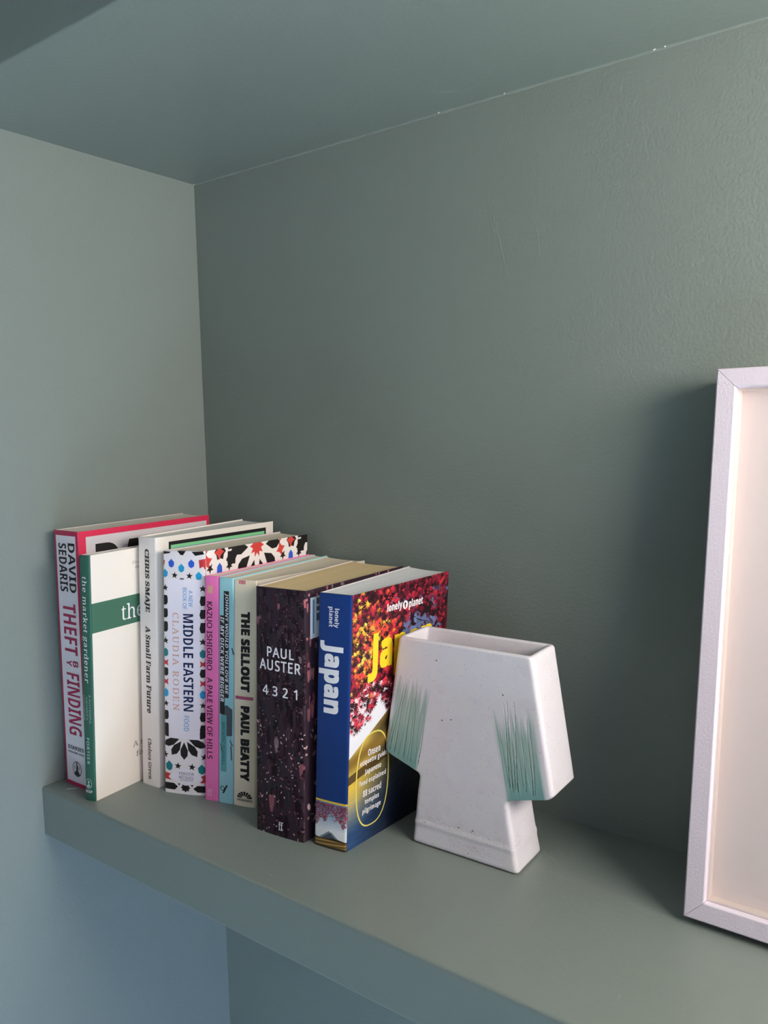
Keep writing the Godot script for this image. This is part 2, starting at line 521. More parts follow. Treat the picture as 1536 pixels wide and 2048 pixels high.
func maple_cover() -> Image:
	var W := 800
	var H := 1240
	var img := canvas(W, H, hexc("2a1218"))
	# sky, slope and lake of the lower half
	var rip := FastNoiseLite.new()
	rip.seed = 12
	rip.frequency = 1.0
	for y in range(int(H * 0.40), H):
		var v := float(y) / H
		for x0 in range(0, W, 4):
			var u := float(x0) / W
			var c := hexc("ebeaf0")
			var slope := 0.63 - 0.36 * u
			if v > slope:
				var k := clampf((u - 0.17) / 0.22, 0.0, 1.0)
				c = hexc("c9a94e").lerp(hexc("17130f"), k)
				c = c.lerp(hexc("8a6a2a"), 0.5 + 0.5 * sin(v * 60.0 + u * 9.0) if v < 0.70 else 0.0)
			if v > 0.70 - 0.12 * u and v < 0.735 - 0.12 * u:
				c = c.lerp(hexc("3a2a12"), 0.75)
			if v > 0.735 - 0.12 * u:
				var d := (v - 0.735 + 0.12 * u) / 0.3
				var gold := hexc("e2bd45").lerp(hexc("a8a183"), clampf(d * 3.0 - 0.2, 0.0, 1.0)).lerp(hexc("2a4a78"), clampf(d * 2.4 - 0.65, 0.0, 1.0))
				c = gold.lerp(hexc("0c1526"), clampf((u - 0.06) / 0.36, 0.0, 1.0) * (0.8 + 0.2 * d))
				c = c.lightened(0.10 * clampf(rip.get_noise_2d(u * 6.0 + v * 3.0, v * 60.0) + 0.1, 0.0, 1.0))
			img.fill_rect(Rect2i(x0, y, 4, 1), c)
	# patches of blue sky between the branches
	for i in 40:
		ellipse(img, rng.randfn(0.68, 0.11) * W, rng.randfn(0.2, 0.05) * H, rng.randf_range(10, 46), rng.randf_range(8, 34), hexc("7688bd").darkened(rng.randf() * 0.4))
	for i in 20:
		ellipse(img, rng.randfn(0.88, 0.06) * W, rng.randfn(0.09, 0.03) * H, rng.randf_range(8, 26), rng.randf_range(8, 20), hexc("7688bd").darkened(rng.randf() * 0.5))
	for i in 26:
		var a := Vector2(rng.randf_range(-0.1, 1.0) * W, rng.randf_range(-0.05, 0.4) * H)
		stroke(img, a, a + Vector2(rng.randf_range(40, 160), 0).rotated(rng.randf_range(-1.2, 0.8)), rng.randf_range(2, 6), hexc("1c0e12"))
	for i in 3000:
		var u := rng.randf()
		var v := rng.randf_range(-0.02, 0.545)
		if v > 0.50 - 0.06 * u + 0.05 * sin(u * 17.0) + 0.02 * sin(u * 41.0):
			continue
		if Vector2((u - 0.68) / 0.22, (v - 0.2) / 0.075).length() < 1.0 and rng.randf() < 0.82:
			continue
		var c: Color = [hexc("8e1c34"), hexc("b3233c"), hexc("6b1830"), hexc("501226"), hexc("341019"), hexc("c9313f")][rng.randi() % 6]
		var warm := exp(-pow((u - 0.1) / 0.17, 2.0) - pow((v - 0.2) / 0.13, 2.0))
		var hot := exp(-pow((u - 0.24) / 0.14, 2.0) - pow((v - 0.24) / 0.14, 2.0))
		if rng.randf() < hot * 0.75:
			c = [hexc("f0433c"), hexc("e2543a"), hexc("ea2f45")][rng.randi() % 3]
		if rng.randf() < warm * 0.65:
			c = [hexc("f2c23c"), hexc("e8a03a"), hexc("f0d95a"), hexc("d9742e")][rng.randi() % 4]
		if v > 0.36 and rng.randf() < 0.5:
			c = [hexc("d22a45"), hexc("ef5a6a"), hexc("8f1b33"), hexc("fbd8d8"), hexc("2a0d16")][rng.randi() % 5]
		if rng.randf() < 0.2:
			c = hexc("1e0c12")
		leaf(img, u * W, v * H, rng.randf_range(12, 36), c)
	return img

func maple_spine() -> Image:
	var W := 320
	var H := 2048
	var img := canvas(W, H, hexc("0b3478"))
	var y0 := 0.806
	rect(img, 0, y0, 1, y0 + 0.008, hexc("e9c63a"))
	for y in range(int((y0 + 0.008) * H), H):
		var v := (float(y) / H - y0 - 0.008) / (1.0 - y0 - 0.008)
		for x in range(0, W, 2):
			var u := float(x) / W
			var c := hexc("6f8fb4").lerp(hexc("e9ecef"), clampf(v * 2.2 - 0.3, 0, 1))
			var ridge := 0.60 + absf(u - 0.5) * (0.55 if u < 0.5 else 0.62)
			if v > ridge:
				c = hexc("46535c") if v > ridge + 0.05 else hexc("7c8a94")
			if v > 0.78 + 0.02 * sin(u * 7.0):
				c = hexc("2a1d0e")
			if v > 0.81:
				c = hexc("caa052").lerp(hexc("4a3a20"), clampf(absf(sin(v * 40.0 + u * 3.0)), 0, 1) * 0.8)
			if v > 0.95:
				c = hexc("3a3424")
			img.fill_rect(Rect2i(x, y, 2, 1), c)
	for i in 2200:
		var u := rng.randf()
		var v := rng.randf() * 0.55
		if v > 0.5 - 0.16 * sin(u * PI) + 0.05 * sin(u * 23.0) or (Vector2((u - 0.55) / 0.12, (v - 0.3) / 0.1).length() < 1.0 and rng.randf() < 0.8):
			continue
		leaf(img, u * W, (y0 + 0.012 + v * 0.18) * H, rng.randf_range(4, 11), [hexc("7c1a2c"), hexc("a3222f"), hexc("5a1624"), hexc("3a1020"), hexc("b8303a")][rng.randi() % 5])
	star(img, 0.52 * W, (y0 + 0.008 + 0.185 * 0.615) * H, 16, 0.5, 5, hexc("eef2f5"))
	return img

# a dense crowd seen from above, dark plum print
func crowd(W: int, H: int, pink: float) -> Image:
	var img := canvas(W, H, hexc("372833"))
	for i in 620:
		var v := float(i) / 620.0 * 1.02 - 0.01
		if v > 0.5 and rng.randf() < 0.55 + 0.5 * (v - 0.5):
			continue
		var s := lerpf(17.0, 44.0, v) * H / 1700.0
		var x := rng.randf() * W
		var y := v * H - s
		var coat: Color = [hexc("1d1119"), hexc("241520"), hexc("2d1a24"), hexc("38222c"), hexc("43303a"), hexc("2b2a2e"), hexc("1a0e15"), hexc("33262c")][rng.randi() % 8]
		if rng.randf() < pink:
			coat = [hexc("8f5560"), hexc("a8626a"), hexc("7d6a6c")][rng.randi() % 3]
		poly(img, PackedVector2Array([Vector2(x - s * 0.3, y - s * 0.1), Vector2(x + s * 0.3, y - s * 0.1), Vector2(x + s * 0.62, y + s * 0.5), Vector2(x + s * 0.55, y + s * 1.7), Vector2(x + s * 0.25, y + s * 3.0), Vector2(x - s * 0.25, y + s * 3.0), Vector2(x - s * 0.5, y + s * 1.6), Vector2(x - s * 0.6, y + s * 0.5)]), coat)
		stroke(img, Vector2(x + s * 0.3, y + s * 0.4), Vector2(x + s * 0.35, y + s * 1.8), s * 0.16, coat.lightened(0.09))
		ellipse(img, x, y - s * 0.3, s * 0.27, s * 0.36, [hexc("5a363c"), hexc("2a1820"), hexc("744a4e"), hexc("1c1016"), hexc("402630")][rng.randi() % 5], 0.0, 10)
		if rng.randf() < 0.6:
			ellipse(img, x, y - s * 0.52, s * 0.42, s * 0.16, hexc("170c12"), 0.0, 10)
			ellipse(img, x, y - s * 0.66, s * 0.25, s * 0.2, hexc("22141b"), 0.0, 10)
	for i in 110:
		var v := rng.randf_range(0.52, 1.0)
		ellipse(img, rng.randf() * W, v * H, rng.randf_range(2, 10) * W / 330.0, rng.randf_range(1.5, 5) * W / 330.0, hexc("e6bcc0").darkened(rng.randf() * 0.3), rng.randf() * 3.0, 7)
	for i in 26:
		ellipse(img, rng.randf() * W, rng.randf() * 0.5 * H, 3.0 * W / 330.0, 3.0 * W / 330.0, hexc("b9767c"), 0.0, 8)
	return img

# ---------------------------------------------------------------- vase
func vase_tex(W: int, H: int, height_map: bool) -> Image:
	# covers x -0.08..0.17 and y 0..0.165 of the front face
	rng.seed = 41
	var img := canvas(W, H, Color(0.5, 0.5, 0.5) if height_map else hexc("e6dfe5"))
	var P := func(x: float, y: float) -> Vector2: return Vector2((x + 0.08) / 0.25 * W, (0.165 - y) / 0.165 * H)
	var k := W / 1024.0
	if not height_map:
		for i in 260:   # cloudy glaze
			var p: Vector2 = P.call(rng.randf_range(-0.08, 0.17), rng.randf_range(0, 0.165))
			ellipse(img, p.x, p.y, rng.randf_range(8, 30) * k, rng.randf_range(8, 30) * k, hexc("e6dfe5").lerp([hexc("eae6ea"), hexc("e0d8de"), hexc("e8e4df")][i % 3], 0.3))
		img.resize(W / 8, H / 8, Image.INTERPOLATE_BILINEAR)
		img.resize(W, H, Image.INTERPOLATE_CUBIC)
	# brushed green glaze on the two sleeves, soft at its edges, pooled towards the hem
	var sides := [[V(-0.0125, 0.131), V(0.0185, 0.122), V(0.0050, 0.0570), V(-0.0270, 0.066)], [V(0.0655, 0.117), V(0.0995, 0.125), V(0.1100, 0.0615), V(0.0785, 0.0515)]]
	if not height_map:
		var streak := FastNoiseLite.new()
		streak.seed = 3
		streak.frequency = 1.0
		streak.fractal_octaves = 3
		for A in sides:
			var lo: Vector2 = P.call(minf(A[0].x, A[3].x), maxf(A[0].y, A[1].y))
			var hi: Vector2 = P.call(maxf(A[1].x, A[2].x), minf(A[2].y, A[3].y))
			for py in range(int(lo.y), int(hi.y) + 1):
				for px in range(int(lo.x), int(hi.x) + 1):
					var x := (px + 0.5) / W * 0.25 - 0.08
					var y := 0.165 - (py + 0.5) / H * 0.165
					var t := 0.5
					var u := 0.5
					for it in 3:
						var l: Vector2 = A[0].lerp(A[3], t)
						var r: Vector2 = A[1].lerp(A[2], t)
						u = (x - l.x) / (r.x - l.x)
						var top_y := lerpf(A[0].y, A[1].y, u)
						t = (top_y - y) / (top_y - lerpf(A[3].y, A[2].y, u))
					if t < 0.0 or t > 1.0 or u < 0.0 or u > 1.0:
						continue
					var n := streak.get_noise_2d(u * 16.0, t * 1.3 + A[0].x * 100.0)
					var start := (0.06 if A[0].x < 0.0 else 0.14) + 0.28 * streak.get_noise_2d(u * 7.0 + 40.0, 0.0) + 0.12 * n
					var al := smoothstep(start - 0.1, start + 0.22, t) * smoothstep(0.0, 0.14, u) * smoothstep(1.0, 0.88, u) * (1.0 - 0.6 * smoothstep(0.985, 1.0, t))
					al *= 0.88 + 0.5 * n + 0.25 * smoothstep(0.8, 1.0, t)
					var green := hexc("9ab5a9").lerp(hexc("76a6a0"), smoothstep(0.4, 1.0, t))
					img.set_pixel(px, py, img.get_pixel(px, py).lerp(green, clampf(al, 0.0, 0.95)))
	# combed grooves
	var combs := [[0.0695, 0.1138, 0.0788, 0.0639, 0.4], [0.077, 0.124, 0.082, 0.0637, 1.0], [0.0795, 0.1255, 0.0838, 0.061, 0.9], [0.0820, 0.116, 0.0858, 0.0625, 0.8], [0.0848, 0.1264, 0.0882, 0.062, 1.0], [0.0868, 0.112, 0.0915, 0.066, 0.5], [0.0895, 0.1146, 0.0945, 0.0635, 0.7], [0.0946, 0.1158, 0.0992, 0.0622, 1.0], [0.0966, 0.1133, 0.1012, 0.0632, 0.8], [0.073, 0.11, 0.0802, 0.066, 0.4],
		[-0.0078, 0.1234, -0.0235, 0.070, 0.5], [-0.0066, 0.122, -0.0205, 0.069, 1.0], [-0.0034, 0.1241, -0.0170, 0.0675, 0.8], [-0.0010, 0.118, -0.0125, 0.0665, 0.5], [0.0027, 0.123, -0.0085, 0.0645, 0.9], [0.0045, 0.116, -0.0050, 0.064, 0.6], [0.0059, 0.130, -0.0016, 0.0630, 0.8], [0.0095, 0.112, 0.0020, 0.062, 0.4], [0.0126, 0.1038, 0.0050, 0.0625, 1.0]]
	for g in combs:
		var deep: float = g[4]
		var last: Vector2 = P.call(g[0], g[1])
		for j in 20:
			var t := (j + 1) / 20.0
			var p: Vector2 = P.call(lerpf(g[0], g[2], t) + 0.0004 * sin(t * 5.0 + g[0] * 900.0), lerpf(g[1], g[3], t))
			if height_map:
				stroke(img, last, p, (1.0 + 3.6 * deep * minf(1.0, t * 2.5)) * k + 1.0, Color(0.5 - 0.3 * deep, 0.5, 0.5))
			else:
				var had := img.get_pixel(clampi(int(p.x), 0, W - 1), clampi(int(p.y), 0, H - 1))
				stroke(img, last, p, (0.8 + 1.2 * deep * t + (0.8 * deep if rng.randf() < 0.3 * t else 0.0)) * k, had.lerp(hexc("4a4f46"), clampf(0.15 + deep * (0.25 + 0.55 * t * rng.randf_range(0.4, 1.1)), 0, 0.9)))
			last = p
	if height_map:
		return img
	# iron speckle, and rust staining along the foot
	for i in 4800:
		var p: Vector2 = P.call(rng.randf_range(-0.08, 0.17), rng.randf_range(0, 0.165))
		var r := (0.55 if rng.randf() < 0.93 else 1.2) * k
		var had := img.get_pixel(clampi(int(p.x), 0, W - 1), clampi(int(p.y), 0, H - 1))
		ellipse(img, p.x, p.y, r, r, had.lerp(hexc("5a504e"), rng.randf_range(0.2, 0.75)), 0.0, 7)
	for q in [V(0.0227, 0.1462), V(0.0765, 0.1297), V(0.0344, 0.1036), V(0.0268, 0.1016), V(0.0397, 0.0226), V(0.0517, 0.0234)]:
		var p: Vector2 = P.call(q.x, q.y)
		ellipse(img, p.x, p.y, 2.2 * k, 2.2 * k, hexc("2a2422"), 0.0, 9)
	for i in 2600:
		var low := i % 4 == 0
		var y := 0.0185 + absf(rng.randfn(0.0, 0.0035)) if not low else 0.009 + rng.randfn(0.0, 0.003)
		var x := rng.randf_range(-0.08, 0.098) if not low else rng.randfn(0.052, 0.012)
		var p: Vector2 = P.call(x, y)
		var had := img.get_pixel(clampi(int(p.x), 0, W - 1), clampi(int(p.y), 0, H - 1))
		ellipse(img, p.x, p.y, rng.randf_range(1.0, 3.5) * k, rng.randf_range(0.8, 1.8) * k, had.lerp(hexc("a8928f"), 0.09), 0.0, 8)
	return img

func curve_at(pts: Array, y: float) -> float:
	for i in pts.size() - 1:
		if y <= pts[i + 1].x:
			return lerpf(pts[i].y, pts[i + 1].y, clampf((y - pts[i].x) / (pts[i + 1].x - pts[i].x), 0, 1))
	return pts[-1].y

# rounded rectangle seen from above, same count every time
func section(xl: float, xr: float, z0: float, z1: float, r: float) -> PackedVector2Array:
	var pts := PackedVector2Array()
	var n := 6
	for c in 4:   # right-front, left-front, left-back, right-back
		var cx := xr - r if c == 0 or c == 3 else xl + r
		var cz := z1 - r if c < 2 else z0 + r
		for i in n + 1:
			var g := PI / 2 * (c + 0.0 + float(i) / n)
			pts.append(Vector2(cx + cos(g) * r, cz + sin(g) * r))
	# extra points beside the corners keep the flat faces flat
	var out := PackedVector2Array()
	for i in pts.size():
		out.append(pts[i])
		if i % (n + 1) == n:
			var b := pts[(i + 1) % pts.size()]
			var d := (b - pts[i]).normalized() * 0.0016
			out.append(pts[i] + d)
			out.append(pts[i].lerp(b, 0.35))
			out.append(pts[i].lerp(b, 0.65))
			out.append(b - d)
	return out

func vase_mesh() -> ArrayMesh:
	var T := 0.0396
	var L := [V(0.0, -0.0012), V(0.04, 0.0032), V(0.0535, 0.0054), V(0.0565, 0.0038), V(0.0655, -0.0228), V(0.0682, -0.0258), V(0.0715, -0.0256), V(0.16, -0.0108)]
	var Rr := [V(0.0, 0.0878), V(0.038, 0.0812), V(0.0508, 0.0796), V(0.0535, 0.0812), V(0.0615, 0.1108), V(0.0645, 0.1139), V(0.068, 0.1134), V(0.16, 0.0986)]
	var ys: Array[float] = []
	var y := 0.0012
	while y < 0.158:
		ys.append(y)
		y += 0.0009 if y > 0.05 and y < 0.073 else 0.0012 if y < 0.024 else 0.004
	var rings: Array[PackedVector3Array] = []
	var mk := func(xl: float, xr: float, z0: float, z1: float, r: float, yy: float) -> PackedVector3Array:
		var out := PackedVector3Array()
		for p in section(xl, xr, z0, z1, r):
			out.append(Vector3(p.x, yy, p.y))
		return out
	for yy in ys:
		var e := 0.0006 * exp(-pow((yy - 0.0175) / 0.0022, 2.0)) + 0.0005 * exp(-pow(yy / 0.01, 2.0))
		var tuck := 0.0012 * exp(-pow(yy / 0.0014, 2.0))
		rings.append(mk.call(curve_at(L, yy) - e * 0.5 + tuck, curve_at(Rr, yy) + e * 0.5 - tuck, -T - e + tuck, e - tuck, 0.0034, yy))
	# rolled rim, then the hollow inside
	var wall := 0.0042
	for i in 7:
		var g := PI * i / 6.0
		var ins := wall * 0.5 * (1.0 - cos(g))
		rings.append(mk.call(-0.0108 + ins, 0.0986 - ins, -T + ins, -ins, maxf(0.0034 - ins * 0.4, 0.0014), 0.1582 + sin(g) * 0.0016))
	for yy in [0.15, 0.13, 0.1, 0.075]:
		rings.append(mk.call(curve_at(L, yy) + wall, curve_at(Rr, yy) - wall, -T + wall, -wall, 0.0018, yy))
	for yy in [0.05, 0.012]:
		rings.append(mk.call(0.0054 + wall, 0.0796 - wall, -T + wall, -wall, 0.0018, yy))
	var st := tool()
	var n := rings[0].size()
	st.set_smooth_group(0)
	var uvof := func(p: Vector3) -> Vector2:
		var s := -p.z * (1.0 if p.x > 0.043 else -1.0)
		return Vector2((p.x + s + 0.08) / 0.25, (0.165 - p.y) / 0.165)
	for k in rings.size() - 1:
		for i in n:
			var j := (i + 1) % n
			for p in [rings[k][i], rings[k][j], rings[k + 1][j], rings[k][i], rings[k + 1][j], rings[k + 1][i]]:
				st.set_uv(uvof.call(p))
				st.add_vertex(p)
	for cap in [[0, 1], [rings.size() - 1, 0]]:
		var rg := rings[cap[0]]
		var mid := Vector3.ZERO
		for p in rg:
			mid += p / n
		for i in n:
			var j := (i + 1) % n
			for p in ([mid, rg[j], rg[i]] if cap[1] == 1 else [mid, rg[i], rg[j]]):
				st.set_uv(uvof.call(p))
				st.add_vertex(p)
	st.index()
	st.generate_normals()
	st.generate_tangents()
	return st.commit()

# ---------------------------------------------------------------- thin painted flecks and brush ridges
func fleck(parent: Node3D, called: String, a: Vector3, b: Vector3, up: Vector3, w: float, hgt: float, m: Material) -> void:
	var st := tool()
	var d := (b - a)
	var s := d.cross(up).normalized() * w * 0.5
	var N := 6
	for i in N:
		var t0 := float(i) / N
		var t1 := float(i + 1) / N
		var k0 := sin(PI * t0) * 0.9 + 0.1
		var k1 := sin(PI * t1) * 0.9 + 0.1
		var p0 := a + d * t0
		var p1 := a + d * t1
		quad(st, p0 + s * k0, p1 + s * k1, p1 + up * hgt * k1, p0 + up * hgt * k0)
		quad(st, p0 + up * hgt * k0, p1 + up * hgt * k1, p1 - s * k1, p0 - s * k0)
	add(called, st.commit(), m, parent)

# shelf board with softened front edges: profile in (z, y) swept along x
func board(x0: float, x1: float, yb: float, yt: float, zb: float, zf: float, r: float) -> ArrayMesh:
	var prof := PackedVector2Array([V(zb, yb)])
	for i in 6:
		var g := -PI / 2 + PI / 2 * i / 5.0
		prof.append(V(zf - r + cos(g) * r, yb + r + sin(g) * r))
	for i in 6:
		var g := PI / 2 * i / 5.0
		prof.append(V(zf - r + cos(g) * r, yt - r + sin(g) * r))
	prof.append(V(zb, yt))
	var st := tool()
	var n := prof.size()
	for i in n:
		var a := prof[i]
		var b := prof[(i + 1) % n]
		quad(st, Vector3(x1, a.y, a.x), Vector3(x1, b.y, b.x), Vector3(x0, b.y, b.x), Vector3(x0, a.y, a.x))
	var c := V((zb + zf) / 2, (yb + yt) / 2)
	for i in n:
		var a := prof[i]
		var b := prof[(i + 1) % n]
		for xx in [x0, x1]:
			var tri := [Vector3(xx, c.y, c.x), Vector3(xx, a.y, a.x), Vector3(xx, b.y, b.x)]
			if xx == x0:
				tri.reverse()
			for p in tri:
				st.set_normal(Vector3(1 if xx == x1 else -1, 0, 0))
				st.add_vertex(p)
	return st.commit()

# ================================================================ the scene
func _ready() -> void:
	rng.seed = 20240611
	# ---- camera
	var cam := Camera3D.new()
	cam.name = "camera"
	var ya := 0.638778
	var pi_ := -0.104981
	var ro := -0.020328
	cam.transform = Transform3D(Basis(Vector3.UP, ya) * Basis(Vector3.RIGHT, pi_) * Basis(Vector3.BACK, ro), Vector3(0.668616, 0.316934, 0.581941))
	cam.fov = rad_to_deg(2.0 * atan(1024.0 / 1613.04))
	cam.keep_aspect = Camera3D.KEEP_HEIGHT
	cam.near = 0.02
	cam.far = 50.0
	add_child(cam)
	cam.current = true
	# ---- sky and exposure
	var we := WorldEnvironment.new()
	we.name = "environment"
	var env := Environment.new()
	var sky := Sky.new()
	var sm := ProceduralSkyMaterial.new()
	sm.sky_top_color = Color(0.62, 0.72, 0.86)
	sm.sky_horizon_color = Color(0.86, 0.88, 0.9)
	sm.ground_horizon_color = Color(0.6, 0.6, 0.58)
	sm.ground_bottom_color = Color(0.35, 0.35, 0.33)
	sky.sky_material = sm
	env.background_mode = Environment.BG_SKY
	env.sky = sky
	env.background_energy_multiplier = 0.2
	env.tonemap_mode = Environment.TONE_MAPPER_LINEAR
	env.tonemap_exposure = 1.03
	env.sdfgi_enabled = true
	env.ssao_enabled = true
	env.ssil_enabled = true
	we.environment = env
	add_child(we)
	# ---- light from out of view: a sun and an area light by each window
	var sun := DirectionalLight3D.new()
	sun.name = "sun"
	sun.light_energy = 42.0
	sun.light_color = Color(0.92, 1.0, 0.98)
	sun.light_angular_distance = 0.6
	sun.shadow_enabled = true
	sun.transform = Transform3D(Basis.looking_at(Vector3(-0.54, -0.84, -0.04), Vector3.UP), Vector3(2, 3, 0.3))
	add_child(sun)
	var lamps := [
		["unseen_window_light", Vector3(0.985, 0.425, 0.24), Vector3(-1, 0, 0), Vector2(0.34, 0.21), Color(1.0, 0.97, 0.93), 0.54],  # out of view to the right, lights the shelves and back wall
		["unseen_window_light_below", Vector3(0.995, -0.45, 0.26), Vector3(-1, 0, 0), Vector2(0.34, 0.50), Color(0.12, 0.38, 1.0), 0.17],  # out of view, blue, tints the walls below the shelf
		["unseen_window_light_room", Vector3(1.6, 0.1, 0.95), Vector3(-1, 0, 0), Vector2(0.7, 1.2), Color(0.86, 0.83, 0.97), 0.76]]  # out of view, placed to light the front-facing surfaces
	for l in lamps:
		var a := AreaLight3D.new()
		a.name = l[0]
		a.area_size = l[3]
		a.light_color = l[4]
		a.light_energy = l[5]
		a.area_normalize_energy = true
		a.shadow_enabled = true
		a.set("area_range", 8.0)
		a.transform = Transform3D(Basis.looking_at(l[2], Vector3.UP), l[1])
		add_child(a)

	page_tex = page_texture()
	# ---- the room
	var wall_m := paint(SAGE, 0.62, 0.35, 0.09, 0.24)
	var shelf_m := paint(SAGE, 0.42, 0.5, 0.16, 0.12)
	var trim_m := paint(hexc("d9d8d2"), 0.5, 0.5, 0.2, 0.1)
	var floor_m := paint(hexc("6f7a88"), 0.5, 0.5, 0.3, 0.2)
	var white_m := paint(hexc("cfd0cc"), 0.7, 0.3, 0.2, 0.2)
	var wb := add("wall_back", box_mesh(Vector3(-0.12, -1.2, -0.12), Vector3(1.08, 1.42, 0)), wall_m)
	structure(wb)
	var wl := add("wall_left", box_mesh(Vector3(-0.12, -1.2, 0), Vector3(0, 1.42, 2.7)), wall_m)
	structure(wl)
	structure(add("floor", box_mesh(Vector3(0, -1.2, 0), Vector3(1.65, -1.1, 2.6)), floor_m))
	structure(add("ceiling", box_mesh(Vector3(0, 1.3, 0), Vector3(1.65, 1.42, 2.6)), white_m))
	structure(add("wall_front", box_mesh(Vector3(0, -1.2, 2.6), Vector3(1.65, 1.42, 2.7)), white_m))
	# unseen alcove cheek and return; windows placed to light above and below the shelf
	var st := tool()
	for q in [[-1.2, 1.42, 0.0, 0.02], [-1.2, -0.72, 0.02, 0.42], [-0.18, 0.2, 0.02, 0.42], [0.545, 1.42, 0.02, 0.42], [-1.2, 1.42, 0.42, 0.5]]:
		hexa(st, boxp(Vector3(1.04, q[0], q[2]), Vector3(1.08, q[1], q[3])))
	structure(add("unseen_wall_alcove", st.commit(), white_m))
	structure(add("unseen_wall_return", box_mesh(Vector3(1.08, -1.2, 0.42), Vector3(1.65, 1.42, 0.5)), white_m))  # out of view, closes the gap behind the alcove cheek
	st = tool()
	for q in [[-1.2, 1.42, 0.5, 0.58], [-1.2, -0.6, 0.58, 1.32], [0.8, 1.42, 0.58, 1.32], [-1.2, 1.42, 1.32, 2.7]]:
		hexa(st, boxp(Vector3(1.65, q[0], q[2]), Vector3(1.77, q[1], q[3])))
	structure(add("wall_right", st.commit(), white_m))  # out of view, opened where the room-side light comes in
	var pane_m := mat(Color(0.9, 0.95, 1.0, 0.06), 0.02)
	pane_m.transparency = BaseMaterial3D.TRANSPARENCY_ALPHA
	make_window("unseen_window_1", Vector3(1.06, 0.2, 0.22), 0.40, 0.345, PI / 2, trim_m, pane_m)  # out of view, placed to light the alcove from the right
	make_window("unseen_window_2", Vector3(1.06, -0.72, 0.22), 0.40, 0.54, PI / 2, trim_m, pane_m)  # out of view, placed to light the walls under the shelf
	make_window("unseen_window_3", Vector3(1.71, -0.6, 0.95), 0.74, 1.4, PI / 2, trim_m, pane_m)  # out of view, placed to light spines and other front faces

	# ---- shelves
	var lower := base("lower_shelf", Vector3(0.52, -0.0459, 0.104))
	tag(lower, "thick green painted shelf that carries the books, vase and picture frame", "shelf")
	add("board", board(-0.52, 0.52, 0.0, 0.0459, -0.104, 0.104, 0.0022), shelf_m, lower)
	var upper := base("upper_shelf", Vector3(0.52, 0.57, 0.133))
	tag(upper, "deep green painted shelf overhead, seen from underneath", "shelf")
	add("board", board(-0.52, 0.52, 0.0, 0.06, -0.133, 0.133, 0.002), shelf_m, upper)
	# paint flecks, scuffs and brush ridges
	var chip := mat(hexc("d8d8cf"), 0.6)
	var L := lower.position
	var U := upper.position
	fleck(lower, "paint_chip", Vector3(0.0217, 0, 0.1993) - Vector3(L.x, 0, L.z) + Vector3(0, 0.0459, 0), Vector3(0.0305, 0, 0.1895) - Vector3(L.x, 0, L.z) + Vector3(0, 0.0459, 0), Vector3.UP, 0.0009, 0.0003, chip)
	fleck(lower, "paint_chip", Vector3(0.0392, 0.0452, 0.2068) - Vector3(L.x, 0, L.z), Vector3(0.0412, 0.0452, 0.2068) - Vector3(L.x, 0, L.z), Vector3(0, 0.7, 0.7), 0.001, 0.0006, chip)
	var scuff := mat(hexc("8d978c"), 0.6)
	for q in [[0.4262, 0.0595, 0.4312, 0.0625], [0.4325, 0.073, 0.4345, 0.0745], [0.444, 0.0785, 0.4455, 0.081], [0.398, 0.094, 0.4, 0.1], [0.27, 0.193, 0.276, 0.196], [0.16, 0.185, 0.166, 0.19], [0.52, 0.17, 0.521, 0.176], [0.49, 0.118, 0.492, 0.121], [0.35, 0.152, 0.352, 0.1535]]:
		fleck(lower, "scuff", Vector3(q[0], 0.0459, q[1]) - Vector3(L.x, 0, L.z), Vector3(q[2], 0.0459, q[3]) - Vector3(L.x, 0, L.z), Vector3.UP, 0.0006, 0.0001, scuff)
	for q in [[0.0008, 0.0016], [0.0022, 0.003], [0.474, 0.477], [0.482, 0.4835], [0.3, 0.302], [0.36, 0.3615]]:
		fleck(upper, "paint_chip", Vector3(q[0] - U.x, 0, 0.0012 - U.z), Vector3(q[1] - U.x, 0, 0.0016 - U.z), Vector3.DOWN, 0.0012, 0.0009, chip)
	fleck(upper, "scuff", Vector3(0.322 - U.x, 0, 0.035 - U.z), Vector3(0.336 - U.x, 0, 0.026 - U.z), Vector3.DOWN, 0.0008, 0.00015, scuff)
	for q in [[0.3405, 0.502, 0.3545, 0.451], [0.3435, 0.499, 0.357, 0.452], [0.347, 0.494, 0.3625, 0.43], [0.3845, 0.476, 0.3885, 0.455], [0.3865, 0.468, 0.391, 0.435], [0.045, 0.31, 0.0465, 0.25], [0.01, 0.54, 0.012, 0.46]]:
		fleck(wb, "brush_ridge", Vector3(q[0], q[1], 0), Vector3(q[2], q[3], 0), Vector3.BACK, 0.0011, 0.00012, wall_m)

	# thin uneven bead of filler along the joint of the upper shelf and the back wall
	st = tool()
	var wob := FastNoiseLite.new()
	wob.seed = 5
	wob.frequency = 1.0
	for i in 260:
		var pr: Array[Array] = []
		for j in 2:
			var x := 1.04 * (i + j) / 260.0
			var q := 0.0011 + 0.0007 * wob.get_noise_1d(x * 60.0)
			pr.append([Vector3(x, 0.57 - q * 1.1, 0), Vector3(x, 0.57 - q * 0.4, q * 0.45), Vector3(x, 0.57, q * 1.2)])
		for j in 2:
			quad(st, pr[0][j], pr[1][j], pr[1][j + 1], pr[0][j + 1])
	add("filler_bead", st.commit(), shelf_m, wb)

	build_books()
	build_vase()
	build_frame()

